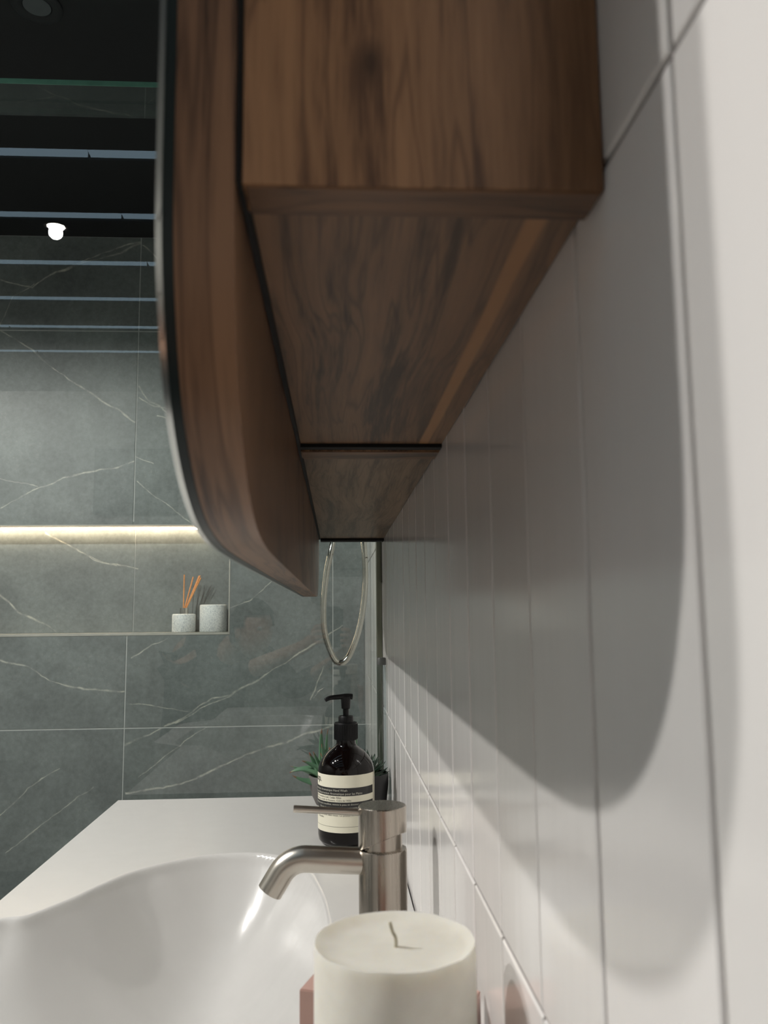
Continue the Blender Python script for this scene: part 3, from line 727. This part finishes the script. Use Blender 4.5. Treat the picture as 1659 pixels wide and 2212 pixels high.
bm = bmesh.new(); tube(bm, crom([(0.0005, -.001, KH-.0036), (0.0003, -.001, KH+.001), (-.0012, -.0008, KH+.004), (-.0022, .0000, KH+.0078)], 5), .00085, 8)
from_bm('wick', bm, plain('waxed_wick', (186, 180, 160), .7, var=.15, scale=600), cn, smooth=True)
pk = plain('rose_pink_gloss', (196, 160, 149), .35, var=.02, spec=.5)
PBX, PBY = .0252, .489
pb = empty('pink_box', (PBX, PBY, CTZ)); tag(pb, 'dusty pink straight-sided box mostly hidden behind the ivory candle', 'box')
pb.rotation_euler = (0, 0, R(-19.8))
bm = bmesh.new(); bm_box(bm, (-.050, 0, 0), (.050, .026, .100)); bmesh.ops.bevel(bm, geom=bm.edges[:], offset=.0006, segments=2, affect='EDGES')
from_bm('box_body', bm, pk, pb, angle=40)

# ------------------------------------------------------------------ niche objects
ts = NT('speckled_white_stone'); sp = ts.ramp(ts.noise(ts.objc(), 260, 4, .7), [(.36, s2l((186, 192, 194))), (.5, s2l((230, 232, 230))), (.7, s2l((244, 244, 240)))])
ts.set(color=sp, rough=.5)
NY = 2.482
df = empty('reed_diffuser', (-.4475, NY, NZ0)); tag(df, 'speckled white stone reed diffuser with orange sticks in the niche', 'diffuser')
bm = bmesh.new(); rr = .0337; lathe(bm, [(0, 0), (rr-.002, 0), (rr, .002), (rr, .050), (rr-.0015, .0525), (rr-.004, .0535), (0, .0535)], seg=56, cap=False); from_bm('vessel', bm, ts.m, df, angle=50)
bm = bmesh.new(); lathe(bm, [(.0122, .0536), (.0122, .0705), (.0100, .0705), (.0100, .0640), (0, .0640)], seg=36, cap=False); from_bm('collar', bm, M['chrome'], df, angle=40)
tr = plain('orange_reed', (232, 160, 92), .6, var=.12, scale=200)
for (bx, by), (txx, ty, tz) in (((-.002, .002), (-.0005, -.004, .168)), ((.001, -.002), (.024, .006, .162)), ((.002, .003), (.042, .003, .165)), ((.004, -.001), (.0485, -.008, .158)), ((.0035, .001), (.046, -.004, .165))):
    bm = bmesh.new(); tube(bm, [(bx, by, .0645), (txx, ty, tz)], .0019, 8); from_bm('reed', bm, tr, df, angle=40)
jr = empty('stone_jar', (-.3620, NY, NZ0)); tag(jr, 'plain speckled white stone cylinder jar, right of the diffuser in the niche', 'jar')
bm = bmesh.new(); rr = .0396; lathe(bm, [(0, 0), (rr-.002, 0), (rr, .002), (rr, .0760), (rr-.001, .0785), (rr-.0035, .0795), (rr-.0065, .0785), (rr-.0075, .074), (rr-.0075, .012), (0, .010)], seg=64, cap=False); from_bm('vessel', bm, ts.m, jr, angle=50)

# ------------------------------------------------------------------ hand shower on its rail
sh = empty('hand_shower', (W, 2.1, 1.5)); OS = (W, 2.1, 1.5); tag(sh, 'chrome shower hose hanging in a loop behind the glass', 'shower')
def rel(p): return (p[0]-OS[0], p[1]-OS[1], p[2]-OS[2])
hose = [(.030, 2.05, 1.62), (.012, 2.04, 1.50), (-.0005, 2.02, 1.42), (-.0120, 2.0, 1.3500), (-.0242, 2.0, 1.2905), (-.0315, 2.0, 1.2132), (-.0276, 2.0, 1.1474), (-.0085, 2.0, 1.0935), (.0085, 2.0, 1.0795), (.0305, 2.0, 1.0977), (.0560, 2.0, 1.1684), (.0690, 2.0, 1.2676), (.0660, 2.0, 1.3683), (.0600, 2.03, 1.46), (.0610, 2.06, 1.56)]
bm = bmesh.new(); pts = crom([rel(p) for p in hose], 12); tube(bm, pts, .0072, 14); from_bm('hose', bm, M['chrome'], sh, smooth=True)
bm = bmesh.new(); tube(bm, [rel((.052, 2.05, 1.62-.04)), rel((.052, 2.05, 2.15))], .009, 20); from_bm('rail', bm, M['chrome'], sh, angle=40)
for z in (1.64, 2.13):
    bm = bmesh.new(); tube(bm, [rel((W-.0006, 2.05, z)), rel((.052, 2.05, z))], .007, 16); from_bm('bracket', bm, M['chrome'], sh, angle=40)
bm = bmesh.new(); tube(bm, [rel((.030, 2.05, 1.62)), rel((.020, 2.045, 1.80))], [.009, .012], 20); from_bm('handset', bm, M['chrome'], sh, angle=40)
bm = bmesh.new(); tube(bm, [rel((.052, 2.05, 1.665)), rel((.0265, 2.05, 1.665))], .012, 16); from_bm('cradle', bm, M['chrome'], sh, angle=40)

# ------------------------------------------------------------------ dark panel on the rear wall (seen reflected in the shower glass)
pc = empty('wall_picture', (-1.10, YR, 1.9)); tag(pc, 'dark rectangular panel on the rear wall, seen reflected in the glass', 'picture')
DARK = (-1.213, -0.800, 1.705, 2.037)
bm = bmesh.new(); bm_box(bm, (DARK[0]+1.10, .001, DARK[2]-1.9), (DARK[1]+1.10, .03, DARK[3]-1.9)); from_bm('frame', bm, plain('black_frame', (10, 10, 11), .6), pc)

# ------------------------------------------------------------------ the person taking the picture (seen reflected in the shower glass)
def skin(name, chains, mat, parent, sub=2, off=(0, 0, 0)):
    """chains: lists of (x, y, z, radius); points with equal coordinates are shared. The first point is the root."""
    verts = []; rad = []; idx = {}; edges = []
    for ch in chains:
        prev = None
        for x, y, z, r in ch:
            k = (round(x, 4), round(y, 4), round(z, 4))
            if k not in idx: idx[k] = len(verts); verts.append((x-off[0], y-off[1], z-off[2])); rad.append(r)
            if prev is not None and prev != idx[k]: edges.append((prev, idx[k]))
            prev = idx[k]
    me = bpy.data.meshes.new(name); me.from_pydata(verts, edges, []); o = bpy.data.objects.new(name, me); COL.objects.link(o)
    md = o.modifiers.new('skin', 'SKIN'); md.use_smooth_shade = True
    for i, sv in enumerate(me.skin_vertices[0].data): sv.radius = (rad[i], rad[i]); sv.use_root = (i == 0)
    sb = o.modifiers.new('sub', 'SUBSURF'); sb.levels = sub; sb.render_levels = sub
    dg = bpy.context.evaluated_depsgraph_get(); dg.update()
    m2 = bpy.data.meshes.new_from_object(o.evaluated_get(dg)); COL.objects.unlink(o); bpy.data.objects.remove(o)
    m2.name = name; m2.materials.clear(); m2.materials.append(mat); m2.polygons.foreach_set('use_smooth', [True]*len(m2.polygons))
    return link(name, m2, parent)
PO = (-.60, -.98, 0)
pers = empty('person', PO); tag(pers, 'person in dark clothes bending forward with a phone, reflected in the shower glass', 'person')
skinm = plain('skin_tone', (190, 146, 122), .5, var=.04, scale=60); shirt = plain('dark_shirt_cloth', (34, 36, 40), .85, var=.15, scale=200)
trou = plain('dark_trouser_cloth', (28, 30, 36), .85, var=.15, scale=200); hairm = plain('dark_brown_hair', (44, 32, 24), .6, var=.3, scale=300)
pel = (-.62, -.98, .92, .135); hipL = (-.71, -.97, .86, .098); hipR = (-.53, -.97, .86, .098)
sp1 = (-.585, -.86, .985, .130); sp2 = (-.54, -.72, 1.01, .140); chest = (-.49, -.58, 1.02, .125); nk = (-.435, -.475, 1.055, .062); nk2 = (-.40, -.425, 1.085, .055)
shL = (-.66, -.545, 1.00, .066); shR = (-.31, -.56, 1.00, .066)
elL = (-.47, -.335, .925, .043); elR = (-.17, -.37, .90, .043)
wrL = (-.115, -.075, 1.080, .026); wrR = (.048, -.085, 1.060, .026)
knL = (-.74, -.86, .48, .062); knR = (-.50, -.84, .48, .062); anL = (-.75, -1.00, .095, .038); anR = (-.51, -.98, .095, .038)
palL = (-.082, -.048, 1.110, .026); palR = (.046, -.048, 1.095, .026)
skin('body', [[pel, sp1, sp2, chest, nk, nk2, (-.365, -.385, 1.105, .07)], [chest, shL, (-.57, -.44, .962, .052), elL, (-.30, -.21, 1.0, .038), wrL, palL], [chest, shR, (-.24, -.465, .95, .052), elR, (-.06, -.23, .975, .036), wrR, palR],
              [pel, hipL, (-.725, -.915, .67, .078), knL, (-.748, -.94, .30, .052), anL, (-.755, -.93, .045, .036), (-.76, -.84, .035, .03)], [pel, hipR, (-.515, -.905, .67, .078), knR, (-.505, -.92, .30, .052), anR, (-.505, -.91, .045, .036), (-.50, -.82, .035, .03)]], skinm, pers, 2, PO)
def gr(p, a): return (p[0], p[1], p[2], p[3]+a)
skin('shirt', [[gr(pel, .012), gr(sp1, .014), gr(sp2, .014), gr(chest, .014), gr(nk, .006)], [gr(chest, .014), gr(shL, .014), (-.57, -.44, .962, .066), gr(elL, .012), (-.30, -.21, 1.0, .049)], [gr(chest, .014), gr(shR, .014), (-.24, -.465, .95, .066), gr(elR, .012), (-.06, -.23, .975, .047)]], shirt, pers, 2, PO)
skin('trousers', [[gr(pel, .016), gr(hipL, .014), (-.725, -.915, .67, .092), gr(knL, .014), (-.748, -.94, .30, .068), (-.75, -1.0, .105, .056)], [gr(pel, .016), gr(hipR, .014), (-.515, -.905, .67, .092), gr(knR, .014), (-.505, -.92, .30, .068), (-.51, -.98, .105, .056)]], trou, pers, 2, PO)
for (a, f) in ((anL, -.76), (anR, -.50)):
    bm = bmesh.new()
    prism(bm, [(a[0]-.045-PO[0], -1.05-PO[1]), (a[0]+.04-PO[0], -1.05-PO[1]), (a[0]+.05-PO[0], -.90-PO[1]), (f+.04-PO[0], -.80-PO[1]), (f-.03-PO[0], -.79-PO[1]), (a[0]-.055-PO[0], -.88-PO[1])], .002, .075, 'xy')
    bmesh.ops.bevel(bm, geom=bm.edges[:], offset=.018, segments=3, affect='EDGES')
    from_bm('shoe', bm, plain('dark_shoe', (24, 24, 26), .6), pers, smooth=True)
# head: an egg shape with brow, nose, mouth and ears, turned towards the phone
HC = Vector((-.335, -.355, 1.135)); face = (Vector((0, 0, 1.16))-HC); face.z *= .4; face.normalize()
sideh = face.cross(Vector((0, 0, 1))).normalized(); uph = sideh.cross(face).normalized()
def hp(x, y, z): return HC+sideh*x+face*y+uph*z-Vector(PO)
bm = bmesh.new(); bmesh.ops.create_uvsphere(bm, u_segments=40, v_segments=28, radius=1)
for v in bm.verts:
    x, y, z = v.co; X = x*.074*(1-.18*max(0, -z)); Y = y*.092; Zz = z*.112
    if y > 0:
        X *= 1-.10*y; fz = Zz
        Y += .020*math.exp(-(X/.011)**2)*math.exp(-((fz+.018)/.016)**2)*(1 if y > .5 else 0)      # nose
        Y -= .006*(math.exp(-((abs(X)-.030)/.012)**2)*math.exp(-((fz-.008)/.012)**2))            # eye sockets
        Y += .004*math.exp(-(X/.020)**2)*math.exp(-((fz+.052)/.008)**2)                         # lips
        Y += .006*math.exp(-(X/.022)**2)*math.exp(-((fz+.088)/.014)**2)
    v.co = hp(X, Y, Zz)
hd = from_bm('head', bm, skinm, pers, smooth=True)
for s_ in (-1, 1):
    bm = bmesh.new(); bmesh.ops.create_uvsphere(bm, u_segments=16, v_segments=10, radius=1)
    for v in bm.verts: v.co = hp(s_*.030+v.co.x*.011, .0780+v.co.y*.009, .008+v.co.z*.008)
    from_bm('eye', bm, plain('eye_white', (220, 218, 212), .2), hd, smooth=True)
    bm = bmesh.new(); bmesh.ops.create_uvsphere(bm, u_segments=16, v_segments=10, radius=1)
    for v in bm.verts: v.co = hp(s_*(.073+.006*v.co.x), -.004+v.co.y*.017+v.co.z*.003, -.004+v.co.z*.030)
    from_bm('ear', bm, skinm, hd, smooth=True)
bm = bmesh.new(); bmesh.ops.create_uvsphere(bm, u_segments=36, v_segments=24, radius=1)
kill = []
for v in bm.verts:
    x, y, z = v.co
    if (y > .35 and z < .42) or z < -.45 or (y > 0 and z < .05): kill.append(v)
    else:
        n_ = noise.noise(Vector((x*6, y*6, z*2)))*.004
        v.co = hp(x*(.081+n_), y*(.100+n_)-.002, z*(.120+n_))
bmesh.ops.delete(bm, geom=kill, context='VERTS')
hr = from_bm('hair', bm, hairm, hd, smooth=True); sm = hr.modifiers.new('thickness', 'SOLIDIFY'); sm.thickness = .010; sm.offset = 1
# fingers round the phone: thumb in front, four fingers behind
def hand(pal, sgn, xo):
    out = []
    for k, (ln, rz) in enumerate(((.9, .030), (1.0, .010), (.95, -.010), (.78, -.029))):
        zb = pal[2]+rz+.012
        out.append([pal, (pal[0]+sgn*.004, pal[1]+.030, zb, .0090), (xo-sgn*.002, -.0015-.010, zb+.002, .0085), (xo+sgn*.018*ln, -.0040-.002, zb+.003, .0072), (xo+sgn*.030*ln, -.0068, zb+.003, .0062)])
    out.append([pal, (pal[0]-sgn*.002, pal[1]-.004, pal[2]+.022, .0125), (xo+sgn*.006, -.0345, pal[2]+.040, .0100), (xo+sgn*.024, -.0330, pal[2]+.054, .0080)])
    return out
for pal, sgn, xo in ((palL, 1, -.064), (palR, -1, .040)):
    chains = [[(p[0], p[1], p[2], p[3]) for p in ch] for ch in hand(pal, sgn, xo)]
    skin('hand', chains, skinm, pers, 2, PO)
ph = empty('smartphone', (-.012, -.0185, 1.150)); tag(ph, 'black smartphone held up in both hands, reflected in the shower glass', 'phone')
bm = bmesh.new(); bm_box(bm, (-.036, -.0038, -.074), (.036, .0038, .074)); bmesh.ops.bevel(bm, geom=[e for e in bm.edges if abs(e.verts[0].co.y-e.verts[1].co.y) > .005], offset=.011, segments=5, affect='EDGES')
from_bm('phone_body', bm, plain('black_phone_glass', (14, 15, 18), .25), ph, angle=40)
for dx_, dz_ in ((.012, .042), (.012, .062), (-.004, .052)):
    bm = bmesh.new(); bmesh.ops.create_cone(bm, segments=24, radius1=.0075, radius2=.0070, depth=.002, cap_ends=True, matrix=Matrix.Translation((dx_+.012, .0055, dz_)) @ Matrix.Rotation(R(-90), 4, 'X'))
    from_bm('lens', bm, plain('lens_glass', (6, 6, 9), .1), ph, angle=40)
